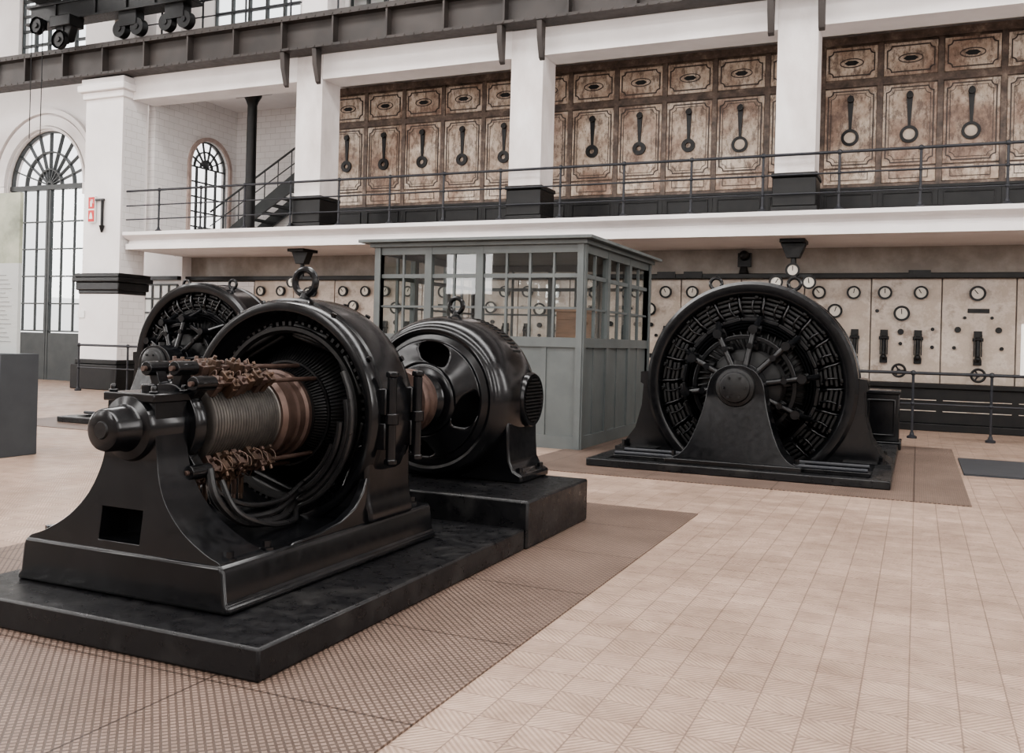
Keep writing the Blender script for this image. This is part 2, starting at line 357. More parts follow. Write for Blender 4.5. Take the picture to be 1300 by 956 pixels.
# columns
cx=[-11.2,-6.5,-1.85,2.83]
e0=T('gallery_column',(cx[0],15.42,3.45),'square marble gallery column with a black base','column','gallery columns')
MB().box(-.31,.31,-.31,.31,.62,3.42).obj('shaft','column',e0,.01)
b=MB();b.box(-.36,.36,-.36,.36,0,.1);b.box(-.335,.335,-.335,.335,.1,.56);b.box(-.355,.355,-.355,.355,.56,.63);b.obj('base','blackm',e0,.015)
for x in cx[1:]: copytree(e0,(x,15.42,3.45))
e1=T('upper_column',(-11.2,15.52,7.1),'white square upper storey column','column','upper columns')
MB().box(-.31,.31,-.31,.31,0.5,3.9).obj('shaft','white',e1,.01);MB().box(-.35,.35,-.35,.35,0,.5).obj('base','white',e1,.015)
for x in (-16.3,-6.5): copytree(e1,(x,15.52,7.1))
b=MB();X=[-15.9]+cx+[9]
for i in range(len(X)-1):
    a=X[i]+(.31 if i else 0);c=X[i+1]-(.31 if i<len(X)-2 else 0)
    b.box(a,c,15.12,15.72,6.38,6.9)
ST(b.obj('trim_5','white'),'white lintel beams between gallery columns','trim')
# girder
e=T('crane_girder',(-8,15,6.87),'long riveted dark steel crane rail girder','girder')
b=MB();b.box(-21.9,16.9,-.14,-.1,.05,.58);b.box(-21.9,16.9,-.32,.1,0,.05);b.box(-21.9,16.9,-.32,.1,.58,.64);b.box(-21.9,16.9,-.24,-.18,.64,.72)
b.obj('girder_beam','steel',e)
b=MB()
for i in range(32): 
    x=-21.6+i*1.2
    b.box(x-.02,x+.02,-.3,-.14,.05,.58)
for i in range(190):
    x=-21.8+i*.2;b.box(x-.018,x+.018,-.332,-.32,.6,.625);b.box(x-.018,x+.018,-.332,-.32,.01,.04)
b.obj('stiffener','steel',e,kind='stuff')
for x in cx:
    for s in (-.38,.38):
        b=MB();b.poly([(-.1,0),(-.3,0),(-.27,-.3),(-.16,-.62),(-.1,-.66)],x+8+s-.05,x+8+s+.05,'YZ');b.obj('bracket','steel',e,.01)
# crane
e=T('overhead_crane',(-16.5,14.75,7.6),'dark overhead travelling crane carriage with hoist pulley','crane')
b=MB();b.box(-2.0,2.6,-.16,.16,.56,.92);b.box(-2.1,2.7,-.22,.2,.90,.96);b.box(-2.1,2.7,-.22,.2,.52,.57)
for x in (-1.2,.0,.9,1.7,2.4): b.box(x-.03,x+.03,-.2,-.16,.57,.9)
for x in (.9,2.2): b.box(x-.25,x+.25,-.14,.1,.22,.54)
b.obj('end_carriage','blackm',e,.006)
for x in (.65,1.15,1.95,2.45): 
    b=MB();b.cyl((x,-.12,.18),(x,.04,.18),.18,n=28);b.cyl((x,-.14,.18),(x,-.10,.18),.06,n=14);b.obj('wheel','blackm',e)
for x in (-1.5,1.5):
    b=MB();b.box(x-.08,x+.08,-12,.16,.98,1.6);b.box(x-.2,x+.2,-12,.16,1.6,1.66);b.box(x-.2,x+.2,-12,.16,.96,1.02);b.obj('bridge_beam','blackm',e)
b=MB();b.box(-1.05,-.45,-.45,-.05,.30,.54);b.poly([(-1.0,.32),(-.5,.32),(-.62,.0),(-.88,.0)],-.35,-.15);b.obj('hoist_block','blackm',e,.02)
for x,z,r in ((-1.45,.38,.19),(-.75,.0,.2)):
    b=MB();b.lathe([(-.05,r),(.05,r),(.05,r*.82),(.03,r*.8),(.03,.06),(.06,.05),(.06,.0001),(-.06,.0001),(-.06,.05),(-.03,.06),(-.03,r*.8),(-.05,r*.82)],(x,-.42,z),'Y',28,cap=False)
    for k in range(5):
        t=k*2*pi/5;b.cyl((x,-.42,z),(x+r*.85*math.cos(t),-.42,z+r*.85*math.sin(t)),.018,n=8)
    b.box(x-.03,x+.03,-.37,-.2,z-.03,.56)
    b.obj('pulley','blackm',e)
for x in (-1.62,-1.28):
    MB().cyl((x,-.42,.4),(x,-.42,-2.1),.009,n=8).obj('cable','blackm',e)
# railings
def railing(name,x0,x1,pitch,y,z,h,label,rails,first=None):
    e=T(name,((x0+x1)/2,y,z),label,'railing');o=(x0+x1)/2
    b=MB();b.cyl((x0-o,0,h),(x1-o,0,h),.024,n=10);b.obj('handrail','dark',e)
    for r in rails: MB().cyl((x0-o,0,r),(x1-o,0,r),.014,n=8).obj('rail','dark',e)
    x=x0 if first is None else first
    pr=None
    while x<=x1+.01:
        if pr is None:
            b=MB();b.cyl((0,0,0),(0,0,h-.01),.02,n=10);b.lathe([(0,.07),(.03,.07),(.05,.035),(.09,.026)],(0,0,0),'Z',12);b.ball((0,0,h),.042)
            for r in rails:b.ball((0,0,r),.034)
            pr=b.obj('post','dark',e,loc=(x-o,0,0))
        else:
            n=pr.copy();C.objects.link(n);n.location=(x-o,0,0)
        x+=pitch
    return e
railing('balcony_railing',-15.9,8,1.15,15.02,3.45,.9,'thin dark iron railing with ball jointed posts on the gallery edge',(.28,.58),first=-14.97)
railing('floor_railing',-1.1,7.4,1.05,15.1,0,.98,'low iron railing guarding the switchboard',(.52,),first=-1.1)
railing('floor_railing',-16.4,-12.2,1.4,14.3,0,.98,'low iron railing beside the white pier',(.5,))
railing('upper_railing',-15.9,8,1.15,15.3,7.1,1.3,'thin dark iron railing on the upper storey',(.6,.95),first=-15.3)
e=T('iron_post',(-13.85,16.6,3.45),'slender black cast iron post beside the stair','post')
b=MB();b.lathe([(0,.16),(.12,.16),(.16,.12),(3.0,.105),(3.1,.14),(3.2,.2),(3.28,.22),(3.42,.22)],(0,0,0),'Z',20);b.obj('post_shaft','blackm',e)
b=MB();b.box(-.5,.5,-.05,.05,3.22,3.32);b.obj('post_bracket','blackm',e)
e=T('gallery_staircase',(-15.82,17.95,3.45),'grey iron open staircase climbing behind the gallery','staircase')
for y in (-.4,.4):
    b=MB();b.poly([(0,0),(.35,0),(3.75,2.0),(3.75,2.28),(3.45,2.28)],y-.03,y+.03);b.obj('stringer','frame',e)
for i in range(13):
    x=.25+i*.275;z=.10+i*.16
    MB().box(x,x+.28,-.38,.38,z,z+.03).obj('tread','frame',e)
b=MB();b.tube([(0,-.42,.8),(3.7,-.42,2.9)],.025,cat=False);b.tube([(0,-.42,.45),(3.7,-.42,2.55)],.014,cat=False)
for i in range(10): b.cyl((.1+i*.38,-.42,.05+i*.215),(.1+i*.38,-.42,.85+i*.216),.012,n=8)
b.obj('handrail','frame',e)
# ------------------------------------------------------------------ upper rusted cabinets
def notch(x0,x1,z0,z1,n,k=5):
    P=[]
    for cx_,cz_,a0 in ((x0,z0,90),(x1,z0,180),(x1,z1,270),(x0,z1,0)):
        for i in range(k+1):
            t=math.radians(a0-90*i/k)
            P.append((cx_+n*math.cos(t),cz_+n*math.sin(t)))
    return P
def cabinet(light,loc,label):
    e=T('switch_cabinet',loc,label,'cabinet','rusted gallery cabinets')
    w=.4725
    b=MB();b.box(-w,w,0,.25,.0,3.25);b.box(-w,w,-.05,0,3.16,3.3);b.box(-w+.045,w-.045,-.03,0,2.42,2.52);b.box(-w+.045,w-.045,-.02,0,.66,.72);b.box(-w,-w+.045,-.03,0,.66,3.16);b.box(w-.045,w,-.03,0,.66,3.16)
    b.obj('cabinet_body','rustd',e)
    MB().box(-w+.05,w-.05,-.022,0,1.02,2.4).obj('door_panel','rust',e,.006)
    MB().box(-w+.05,w-.05,-.02,0,.73,.99).obj('lower_panel','rust',e,.006)
    MB().box(-w+.05,w-.05,-.022,0,2.56,3.12).obj('upper_panel','rust',e,.006)
    b=MB();b.strip(notch(-.37,.37,1.07,2.35,.08),.018,-.034,-.02);b.strip(notch(-.322,.322,1.118,2.302,.08),.008,-.03,-.02)
    P=[(.19*math.cos(2*pi*i/24),2.84+.075*math.sin(2*pi*i/24)) for i in range(24)]
    b.strip(P,.014,-.034,-.02);b.strip(notch(-.37,.37,2.62,3.06,.07),.020,-.034,-.02);b.strip([(-.3,.8),(.3,.8),(.3,.93),(-.3,.93)],.010,-.03,-.02)
    b.obj('ornament','orn',e)
    b=MB();b.poly([(-.12,2.84),(-.06,2.88),(.06,2.88),(.12,2.84),(.06,2.80),(-.06,2.80)],-.03,-.02);b.obj('nameplate','blackm',e)
    b=MB();b.poly([(-.02,1.66),(.02,1.66),(.048,2.18),(.036,2.26),(0,2.28),(-.036,2.26),(-.048,2.18)],-.05,-.02);b.cyl((0,-.02,2.2),(0,-.09,2.2),.055)
    if light: b.lathe([(-.02,.145),(-.06,.145),(-.065,.098),(-.02,.098)],(0,0,1.54),'Y',28,closed=True)
    else: b.lathe([(-.02,.125),(-.06,.125),(-.065,.05),(-.02,.05)],(0,0,1.58),'Y',28,closed=True)
    b.obj('lever_plate','blackm',e)
    if light: MB().cyl((0,-.02,1.54),(0,-.035,1.54),.098,n=28).obj('dial','ringc',e)
    b=MB();b.box(-w,w,-.05,0,0,.08);b.box(-w,w,-.06,0,.62,.67);b.box(-w,w,-.02,0,.08,.62);b.strip([(-.38,.15),(.38,.15),(.38,.55),(-.38,.55)],.02,-.04,-.02);b.obj('base_panel','blackm',e,.004)
    return e
ca=cabinet(False,(2.14-.4725-.945*14,17.04,3.45),'rust-brown ornate metal cabinet with a black lever disc')
cb=cabinet(True,(2.14-.4725,17.04,3.45),'rust-brown ornate metal cabinet with a pale round dial')
for i in range(1,14):
    x=2.14-.4725-.945*i
    copytree(cb if i<=5 else ca,(x,17.04,3.45))
for i in range(1,4): copytree(cb,(2.14-.4725+.945*i,17.04,3.45))
# ------------------------------------------------------------------ switchboard
def gauge(e,x,z,r,y=0,mat='dial'):
    b=MB();b.lathe([(0,r*.9),(-.05,r),(-.075,r),(-.075,r*.74),(-.05,r*.72)],(x,y,z),'Y',24);g=b.obj('gauge','blackm',e)
    MB().cyl((x,y-.052,z),(x,y-.06,z),r*.72,n=24).obj('dial',mat,g)
    b=MB();b.M=Matrix.Translation((x,y-.066,z))@Matrix.Rotation(random.uniform(-.8,.8),4,'Y');b.box(-.006,.006,-.003,.003,-.01,r*.6);b.obj('needle','blackm',g)
def lever(e,x,z):
    b=MB();b.box(x-.035,x+.035,-.05,0,z-.28,z+.22);b.cyl((x,-.05,z+.1),(x,-.13,z-.18),.02,n=8);b.ball((x,-.14,z-.2),.05);b.cyl((x-.08,-.05,z+.12),(x+.08,-.05,z+.12),.028,n=8);b.box(x-.06,x+.06,-.06,0,z-.3,z-.2);b.box(x-.06,x+.06,-.06,0,z+.16,z+.26)
    for d in (-.055,.055): b.box(x+d-.008,x+d+.008,-.09,-.03,z-.16,z+.2)
    b.obj('lever_switch','blackm',e)
def wheel(e,x,z):
    b=MB();b.torus((x,-.36,z),.1,.02,'Y',20,8);b.cyl((x,-.4,z),(x,.0,z),.03)
    for k in range(3): 
        t=k*2*pi/3;b.cyl((x,-.36,z),(x+.1*math.cos(t),-.36,z+.1*math.sin(t)),.014,n=8)
    b.obj('hand_wheel','blackm',e)
def studs(e,L):
    for x,z,r in L: MB().cyl((x,0,z),(x,-.04,z),r,n=12).obj('terminal','blackm',e)
for k in range(-11,6):
    x0=-1.85+1.1*k;e=T('switchboard_panel',(x0+.55,16.95,.78),'cream marble switchboard panel with black gauges and levers','switchboard','marble switchboard panels')
    MB().box(-.54,.54,0,.04,0,1.75).obj('marble_slab','marble',e,.004)
    v=k%3
    if v==0: 
        gauge(e,-.3,1.51,.115);gauge(e,.27,1.51,.115);gauge(e,-.03,1.19,.125);lever(e,.3,.62);studs(e,[(-.3,.9,.04),(.0,.9,.04),(-.25,.5,.03),(-.4,1.2,.025),(.1,.7,.03)])
        b=MB();b.box(-.28,.05,-.02,0,.28,.36);b.obj('nameplate','blackm',e)
    elif v==1:
        gauge(e,-.33,1.51,.115);gauge(e,.23,1.51,.115);gauge(e,-.06,1.16,.13);lever(e,-.33,.62);lever(e,.2,.62);studs(e,[(-.07,.85,.05),(-.07,.65,.03),(.42,.9,.03),(.42,.6,.03),(-.45,1.2,.03)]);wheel(e,-.08,.2)
    else:
        gauge(e,-.02,1.5,.125);lever(e,-.0,.62);studs(e,[(-.3,.9,.05),(.3,.9,.05),(-.35,.6,.03),(.35,.6,.03),(-.2,1.1,.025),(.2,1.1,.025)]);wheel(e,.0,.16)
        b=MB();b.box(-.16,.16,-.02,0,1.18,1.25);b.obj('nameplate','blackm',e)
for x in (-4.3,-3.8,.0):
    e=T('black_plaque',(x,16.79,2.62),'small black enamel plaque on the ledge','plaque','ledge plaques');MB().box(-.17,.17,-.02,.0,-.08,.04).obj('plate','blackm',e)
def gbracket(x,y,s):
    e=T('gauge_bracket',(x,y,3.08),'black iron bracket under the gallery carrying round gauges','gauge bracket')
    b=MB();b.box(-.2,.2,-.25,.25,-.06,0);b.poly([(-.2,-.06),(.2,-.06),(.1,-.3),(-.1,-.3)],-.1,.1);b.cyl((0,0,-.3),(0,0,-.62),.045);b.box(-.3,.3,-.03,.03,-.62,-.56);b.obj('bracket_arm','blackm',e,.006)
    for gx,gz in s: gauge(e,gx,gz,.115,-.03)
gbracket(-1.9,15.7,((-.26,-.70),(.0,-.5),(.26,-.70)))
gbracket(-11.7,15.7,((-.2,-.68),(.22,-.9)))
e=T('wall_lamp',(-2.9,16.97,2.65),'small black wall lamp on a round bracket','lamp')
b=MB();b.box(-.12,.12,-.06,0,.1,.35);b.ball((0,-.12,.3),.09);b.cyl((0,-.1,.1),(0,-.1,-.02),.06,.09);b.obj('lamp_body','blackm',e)
# ------------------------------------------------------------------ floor plates
def flat(name,x0,x1,y0,y1,mat,label,h=.008):
    e=MB().box(x0-(x0+x1)/2,(x1-x0)/2,(y0-y1)/2,(y1-y0)/2,0,h).obj(name,mat,loc=((x0+x1)/2,(y0+y1)/2,0.0));e['label']=label;e['category']='floor plate';return e
flat('floor_plate',-4.9,-1.52,.3,7.1,'grate','brown ribbed iron plates around the motor plinth')
flat('floor_plate',-3.9,.45,8.7,13.7,'grate','brown ribbed iron plates around the generator')
flat('floor_plate',.48,3.0,10.9,12.5,'plate','dark smooth iron cover plate',.02)
flat('floor_plate',-11.6,-7.6,8.7,13.7,'grate','brown ribbed iron plates under the further generator')
def mesh_thing(o,label,cat): o['label']=label;o['category']=cat;return o
mesh_thing(MB().box(-.875,.875,-1.26,1.26,0,.13).obj('machine_plinth','plinth',bev=.012,loc=(-3.075,4.01,.008)),'low worn black plinth under the motor','plinth')
mesh_thing(MB().box(-.875,.875,-.565,.565,0,.30).obj('machine_plinth','plinth',bev=.015,loc=(-3.06,5.845,.008)),'taller worn black plinth under the second machine','plinth')
# ------------------------------------------------------------------ front motor
def bolt(b,x,y,z,r=.022,h=.045):
    b.cyl((x,y,z),(x,y,z+h*.35),r*1.5,n=16);b.cyl((x,y,z),(x,y,z+h),r,n=6)
def eyebolt(e,x,y,z,R=.07,r=.02,name='lifting_eye',mat='black'):
    b=MB();b.torus((x,y,z+R+.03),R,r,'Y',28,10);b.lathe([(-.03,.045),(.0,.045),(.012,.03),(.04,.022)],(x,y,z),'Z',16);b.obj(name,mat,e)
mo=T('electric_motor',(-3.18,4.3,.138),'glossy black open-frame antique electric motor with exposed commutator','motor')
A=.735
b=MB()
b.poly([(-.62,0),(.62,0),(.62,.03),(.60,.05),(.585,.17),(.57,.2),(-.57,.2),(-.585,.17),(-.6,.05),(-.62,.03)],-1.3,.48)
b.obj('base_casting','black',mo,.03,3)
for x,y in ((-.53,-1.2),(.53,-1.2),(.53,-.95),(.5,.4),(-.5,.4)):
    b=MB();bolt(b,x,y,.195);b.obj('bolt','black',mo)
def smooth_lv(ctrl,n=5):
    out=[]
    for i in range(len(ctrl)-1):
        p0=ctrl[max(i-1,0)];p1=ctrl[i];p2=ctrl[i+1];p3=ctrl[min(i+2,len(ctrl)-1)]
        for k in range(n):
            t=k/n;out.append(tuple(.5*(2*p1[j]+(p2[j]-p0[j])*t+(2*p0[j]-5*p1[j]+4*p2[j]-p3[j])*t*t+(3*p1[j]-p0[j]-3*p2[j]+p3[j])*t**3) for j in (0,1)))
    out.append(ctrl[-1]);return out
def pedestal(b,lv,y0f,y1f,hole=None):
    rows=[]
    for z,w in lv:
        xs=[-w,w] if hole is None else [-w,hole[0],hole[1],w]
        rows.append([(b.v((x,y0f(z),z)),b.v((x,y1f(z),z))) for x in xs])
    m=len(rows[0])
    for j in range(len(rows)-1):
        A_,B_=rows[j],rows[j+1];zm=(lv[j][0]+lv[j+1][0])/2
        for i in range(m-1):
            if hole and i==1 and hole[2]<zm<hole[3]: continue
            for s in (0,1): b.f([A_[i][s],A_[i+1][s],B_[i+1][s],B_[i][s]])
        b.f([A_[0][0],B_[0][0],B_[0][1],A_[0][1]]);b.f([A_[-1][0],B_[-1][0],B_[-1][1],A_[-1][1]])
        if hole and hole[2]<zm<hole[3]:
            b.f([A_[1][0],B_[1][0],B_[1][1],A_[1][1]]);b.f([A_[2][0],B_[2][0],B_[2][1],A_[2][1]])
    for r in (rows[0],rows[-1]):
        for i in range(m-1): b.f([r[i][0],r[i+1][0],r[i+1][1],r[i][1]])
    if hole:
        for j,(z,w) in enumerate(lv):
            if abs(z-hole[2])<1e-6 or abs(z-hole[3])<1e-6:
                r=rows[j];b.f([r[1][0],r[2][0],r[2][1],r[1][1]])
ctrl=[(.19,.57),(.21,.55),(.235,.48),(.29,.375),(.35,.295),(.43,.225),(.52,.18),(.62,.155),(.74,.145),(.86,.14)]
lv=smooth_lv(ctrl,5)
zs=[z for z,w in lv]
def near(z): return min(zs,key=lambda q:abs(q-z))
h0,h1=near(.235),near(.385)
b=MB();pedestal(b,lv,lambda z:-1.29+.05*min(1,(z-.19)/.4),lambda z:-1.0-.05*min(1,(z-.19)/.4),(-.13,.11,h0,h1))
b.box(-.16,.14,-1.12,-1.08,h0-.01,h1+.01)
b.obj('bearing_pedestal','black',mo,.012,ang=45)
b=MB()
b.lathe([(-1.40,.03),(-1.402,.075),(-1.395,.088),(-1.38,.094),(-1.29,.098),(-1.275,.105),(-1.265,.140),(-1.24,.150),(-1.04,.150),(-1.02,.13),(-.99,.115),(-.98,.08)],(0,0,A),'Y',48)
b.obj('bearing_housing','black',mo)
b=MB();b.lathe([(-1.408,.0005),(-1.408,.035),(-1.40,.04)],(0,0,A),'Y',24,cap=False);b.obj('shaft_end','blackm',mo)
b=MB();b.box(-.15,.15,-1.26,-1.02,A+.115,A+.155);b.cyl((.0,-1.14,A+.15),(0,-1.14,A+.19),.035)
for x,y in ((-.12,-1.23),(.12,-1.23),(.12,-1.05)): bolt(b,x,y,A+.155,.014,.035)
b.obj('bearing_cap','black',mo,.006)
MB().lathe([(-1.0,.055),(.66,.055)],(0,0,A),'Y',24).obj('shaft','comm',mo)
O=-.07
pr=[(-.86+O,.06),(-.86+O,.175)]
for i in range(24): pr+=[(-.85+O+i*.0195,.200),(-.838+O+i*.0195,.200),(-.836+O+i*.0195,.188)]
pr+=[(-.375+O,.200),(-.37+O,.06)]
MB().lathe(pr,(0,0,A),'Y',64).obj('commutator','comm',mo)
MB().lathe([(-.375+O,.08),(-.37+O,.21),(-.35+O,.23),(-.335+O,.23),(-.325+O,.21),(-.25+O,.21),(-.245+O,.225),(-.20+O,.225),(-.19+O,.24),(-.165+O,.24),(-.16+O,.1)],(0,0,A),'Y',64).obj('commutator_riser','copper',mo)
b=MB();b.lathe([(-.24,.1),(-.235,.22),(-.17,.24),(-.08,.30),(-.02,.36),(.02,.385),(.3,.385),(.31,.1)],(0,0,A),'Y',64)
for k in range(96):
    b.M=Matrix.Translation((0,0,A))@Matrix.Rotation(2*pi*k/96,4,'Y');b.tube([(.232,-.2,0),(.298,-.09,0),(.372,-.01,0),(.386,.05,0)],.007,5,cat=False)
b.M=Matrix.Identity(4)
b.lathe([(-.13,.262),(-.15,.278),(-.15,.29),(-.12,.282)],(0,0,A),'Y',64,closed=True)
b.obj('armature','blackm',mo)
b=MB();b.lathe([(-.97+O,.1),(-.97+O,.19),(-.95+O,.2),(-.91+O,.2),(-.9+O,.19),(-.9+O,.1)],(0,0,A),'Y',40)
angs=[46,74,110,245,276,310]
for a in angs:
    t=math.radians(a);b.M=Matrix.Translation((0,0,A))@Matrix.Rotation(-t,4,'Y');b.box(.17,.30,-.965+O,-.905+O,-.025,.025);b.cyl((.272,-1.0+O,0),(.272,-.87+O,0),.034)
b.M=Matrix.Identity(4);b.obj('brush_rocker','black',mo,.004)
for a in angs:
    t=math.radians(a);x=.272*math.cos(t);z=A+.272*math.sin(t)
    MB().cyl((x,-1.02+O,z),(x,-.12,z),.012,n=14).obj('brush_rod','copper',mo)
    for j in range(8):
        q=random.uniform(-.014,.014)
        b=MB();b.M=Matrix.Translation((0,-.83+O+j*.052+q*.4,A))@Matrix.Rotation(-t+random.uniform(-.08,.08),4,'Y')
        b.box(.20,.26,-.017,.017,-.022+q,.024);b.box(.252,.295+q,-.020,.020,-.028,.028);b.cyl((.23,0,.02),(.235,0,.058+q),.010,n=8);b.cyl((.29,0,q),(.314+q,0,0),.010,n=8)
        b.tube([(.28,0,.02),(.30,.006,.045),(.265,.012,.06),(.235,.0,.05)],.004,5)
        if a>200 and a<300:
            b.M=Matrix.Translation((x,-.83+O+j*.052,z-.03));b.box(-.012,.012,-.008,.008,-.075+q,.0);b.cyl((0,0,-.075+q),(0,0,-.10+q),.012,n=8)
        b.obj('brush_holder','brass' if (j%3) else 'copper',mo,.003)
prof=[(-.22,.56),(-.225,.585),(-.22,.605),(-.19,.619),(-.14,.622),(-.13,.632),(-.06,.637),(.08,.637),(.13,.632),(.14,.62),(.19,.612),(.225,.59),(.235,.52),(.21,.46),(.18,.45),(.17,.49),(-.12,.50),(-.17,.545)]
MB().lathe(prof,(0,0,A),'Y',96,closed=True).cutz(.1).obj('yoke_ring','black',mo,ang=30)
b=MB();b.lathe([(-.14,.44),(-.16,.455),(-.16,.475),(-.12,.485),(-.12,.44)],(0,0,A),'Y',80,closed=True)
for k in range(72):
    b.M=Matrix.Translation((0,0,A))@Matrix.Rotation(2*pi*k/72,4,'Y');b.box(.48,.505,-.13,.1,-.009,.009)
b.M=Matrix.Identity(4);b.cutz(.12).obj('stator_core','blackm',mo)
for k in range(8):
    b=MB();b.M=Matrix.Translation((0,0,A))@Matrix.Rotation(2*pi*k/8+.3,4,'Y');b.box(.42,.49,-.14,.16,-.12,.12);b.box(.395,.425,-.10,.14,-.14,.14);b.obj('field_coil','blackm',mo,.03,3)
b=MB();b.lathe([(.2,.07),(.2,.46),(.23,.45),(.25,.3),(.28,.2),(.3,.07)],(0,0,A),'Y',64);b.obj('rear_dark_backing','black',mo)
for s in (-1,1):
    for y in (-.12,.15):
        b=MB();b.cyl((s*.66,y,A-.24),(s*.66,y,A+.22),.026,n=14);b.box(s*.60-.05,s*.60+.05,y-.045,y+.045,A-.16,A-.02);b.box(s*.60-.05,s*.60+.05,y-.045,y+.045,A+.02,A+.16)
        b.cyl((s*.66,y,A+.22),(s*.66,y,A+.25),.036,n=6);b.cyl((s*.66,y,A-.24),(s*.66,y,A-.21),.036,n=6);b.cyl((s*.66,y,A-.03),(s*.66,y,A+.03),.038,n=14)
        b.obj('yoke_clamp','black',mo,.006)
ar=[]
for i in range(13):
    t=math.radians(-52-76*i/12);ar.append((.56*math.cos(t),A+.56*math.sin(t)))
b=MB();b.poly([(-.60,.19),(.60,.19),(.60,.245),(.585,.29),(.575,.36),(.572,.48),(.57,.60),(.50,.60),(.40,.36)]+ar+[(-.40,.36),(-.50,.60),(-.57,.60),(-.572,.48),(-.575,.36),(-.585,.29),(-.60,.245)],-.20,.24)
b.obj('yoke_saddle','black',mo,.02,3,ang=45)
for s in (-1,1):
    b=MB();b.poly([(-.85,.19),(-.80,.205),(-.6,.215),(-.42,.24),(-.30,.29),(-.23,.36),(-.19,.44),(-.19,.19)],s*.545-.025,s*.545+.025,'YZ');b.obj('bed_rail','black',mo,.01,ang=50)
eyebolt(mo,0,.0,A+.63)
b=MB()
for a in (30,60,75,105,120,150):
    t=math.radians(a)
    for y in (-.165,.165):
        p=Vector((math.cos(t),0,math.sin(t)));c=Vector((0,y,A));b.cyl(c+p*.61,c+p*.635,.016,n=8)
b.obj('rim_bolt','black',mo)
def ringcable(r0,y0,a0,a1,r,ins):
    pts=ins[:]
    for i in range(9):
        t=math.radians(a0+(a1-a0)*i/8);pts.append((r0*math.cos(t),y0,A+r0*math.sin(t)))
    MB().tube(pts,r).obj('cable','cable',mo)
ringcable(.49,-.27,-70,12,.021,[(.20,-.96,A-.2),(.24,-.95,A-.34),(.27,-.8,.27),(.25,-.5,.235)])
ringcable(.45,-.28,-66,-2,.018,[(.17,-.93,A-.22),(.20,-.92,A-.36),(.22,-.75,.28),(.22,-.5,.27)])
ringcable(.525,-.29,-68,28,.015,[(.22,-.9,A-.26),(.30,-.88,A-.40),(.34,-.7,.25),(.30,-.45,.225)])
ringcable(.41,-.26,-60,-20,.013,[(.15,-.9,A-.24),(.18,-.86,A-.33),(.22,-.7,.33),(.22,-.45,.32)])
MB().tube([(-.2,-.98,A-.15),(-.3,-.9,.36),(-.36,-.55,.25),(-.42,-.25,.35)],.016).obj('cable','cable',mo)
# ------------------------------------------------------------------ second machine
m2=T('electric_generator',(-3.18,6.17,.308),'glossy black rounded antique generator with louvred side vent','generator')
B=.565
prof=[(-.38,.465),(-.405,.475),(-.415,.495),(-.405,.52),(-.37,.55),(-.29,.580),(-.18,.596),(-.08,.602),(.0,.604),(.12,.600),(.2,.582),(.27,.545),(.31,.47),(.3,.4),(.2,.42),(.1,.5),(-.2,.5),(-.33,.46)]
MB().lathe(prof,(0,0,B),'Y',96,closed=True).cutz(.0).obj('casing','black',m2)
b=MB();b.lathe([(-.14,.08),(-.18,.25),(-.14,.40),(.0,.47),(.24,.44),(.27,.1)],(0,0,B),'Y',48);b.obj('winding','void',m2)
dome=smooth_lv([(-.50,.14),(-.495,.20),(-.475,.25),(-.445,.31),(-.415,.37),(-.39,.42),(-.37,.46),(-.355,.49)],6)
def yd(r):
    for (y0,r0),(y1,r1) in zip(dome,dome[1:]):
        if r0<=r<=r1+1e-6: return y0+(y1-y0)*(r-r0)/max(1e-6,r1-r0)
    return dome[-1][0]
b=MB()
b.lathe([(yd(r),r) for r in (.14,.17,.20,.225,.255)],(0,0,B),'Y',80,cap=False)
b.lathe([(yd(r),r) for r in (.405,.42,.44,.46,.475,.49)],(0,0,B),'Y',80,cap=False)
for k in range(4):
    rows=[]
    for j in range(17):
        r=.25+.16*j/16; s=(r-.33)/.08
        hw=.42+.24*abs(s)**4; ph=k*pi/2+.45+(r-.24)*1.4
        rows.append([b.v((r*math.cos(ph+hw*(i/8-1)),yd(r)-.008*(1-(i/8-1)**2),B+r*math.sin(ph+hw*(i/8-1)))) for i in range(17)])
    for p,q in zip(rows,rows[1:]):
        for i in range(16): b.f([p[i],p[i+1],q[i+1],q[i]])
b.obj('end_bell','black',m2,ang=70,solid=.04)
b=MB();b.lathe([(-.6,.1),(-.6,.15),(-.58,.165),(-.53,.18),(-.5,.2),(-.48,.22),(-.46,.15)],(0,0,B),'Y',48);b.obj('bell_hub','black',m2)
b=MB();b.lathe([(.26,.46),(.33,.44),(.42,.3),(.5,.2),(.6,.16),(.6,.05)],(0,0,B),'Y',48);b.obj('rear_bell','black',m2)
b=MB();b.lathe([(-.82,.1),(-.82,.21),(-.8,.22),(-.77,.22),(-.76,.2),(-.72,.2),(-.71,.22),(-.67,.22),(-.66,.2),(-.63,.2),(-.62,.1)],(0,0,B),'Y',48);b.obj('slip_ring','copper',m2)
MB().lathe([(-1.2,.06),(-1.2,.13),(-1.12,.14),(-1.05,.14),(-1.04,.07),(-.6,.07)],(0,0,B),'Y',32).obj('coupling','blackm',m2)
b=MB();b.lathe([(.53,.2),(.6,.2),(.615,.19),(.615,.165),(.6,.16)],(0,.08,B),'X',40);b.obj('vent_cover','black',m2)
b=MB()
for i in range(13):
    z=-.15+i*.025;w=math.sqrt(max(.0001,.16**2-z*z));b.box(.6,.62,.08-w,.08+w,B+z-.005,B+z+.005)
for i in range(9):
    y=-.13+i*.0325;w=math.sqrt(max(.0001,.16**2-y*y));b.box(.6,.615,.08+y-.003,.08+y+.003,B-w,B+w)
b.obj('vent_grille','blackm',m2)
b=MB()
for k in range(12):
    a=36+k*3.6;b.M=Matrix.Translation((0,0,B))@Matrix.Rotation(-math.radians(a),4,'Y');b.box(.585,.606,-.02,.10,-.008,.008)
b.M=Matrix.Identity(4)
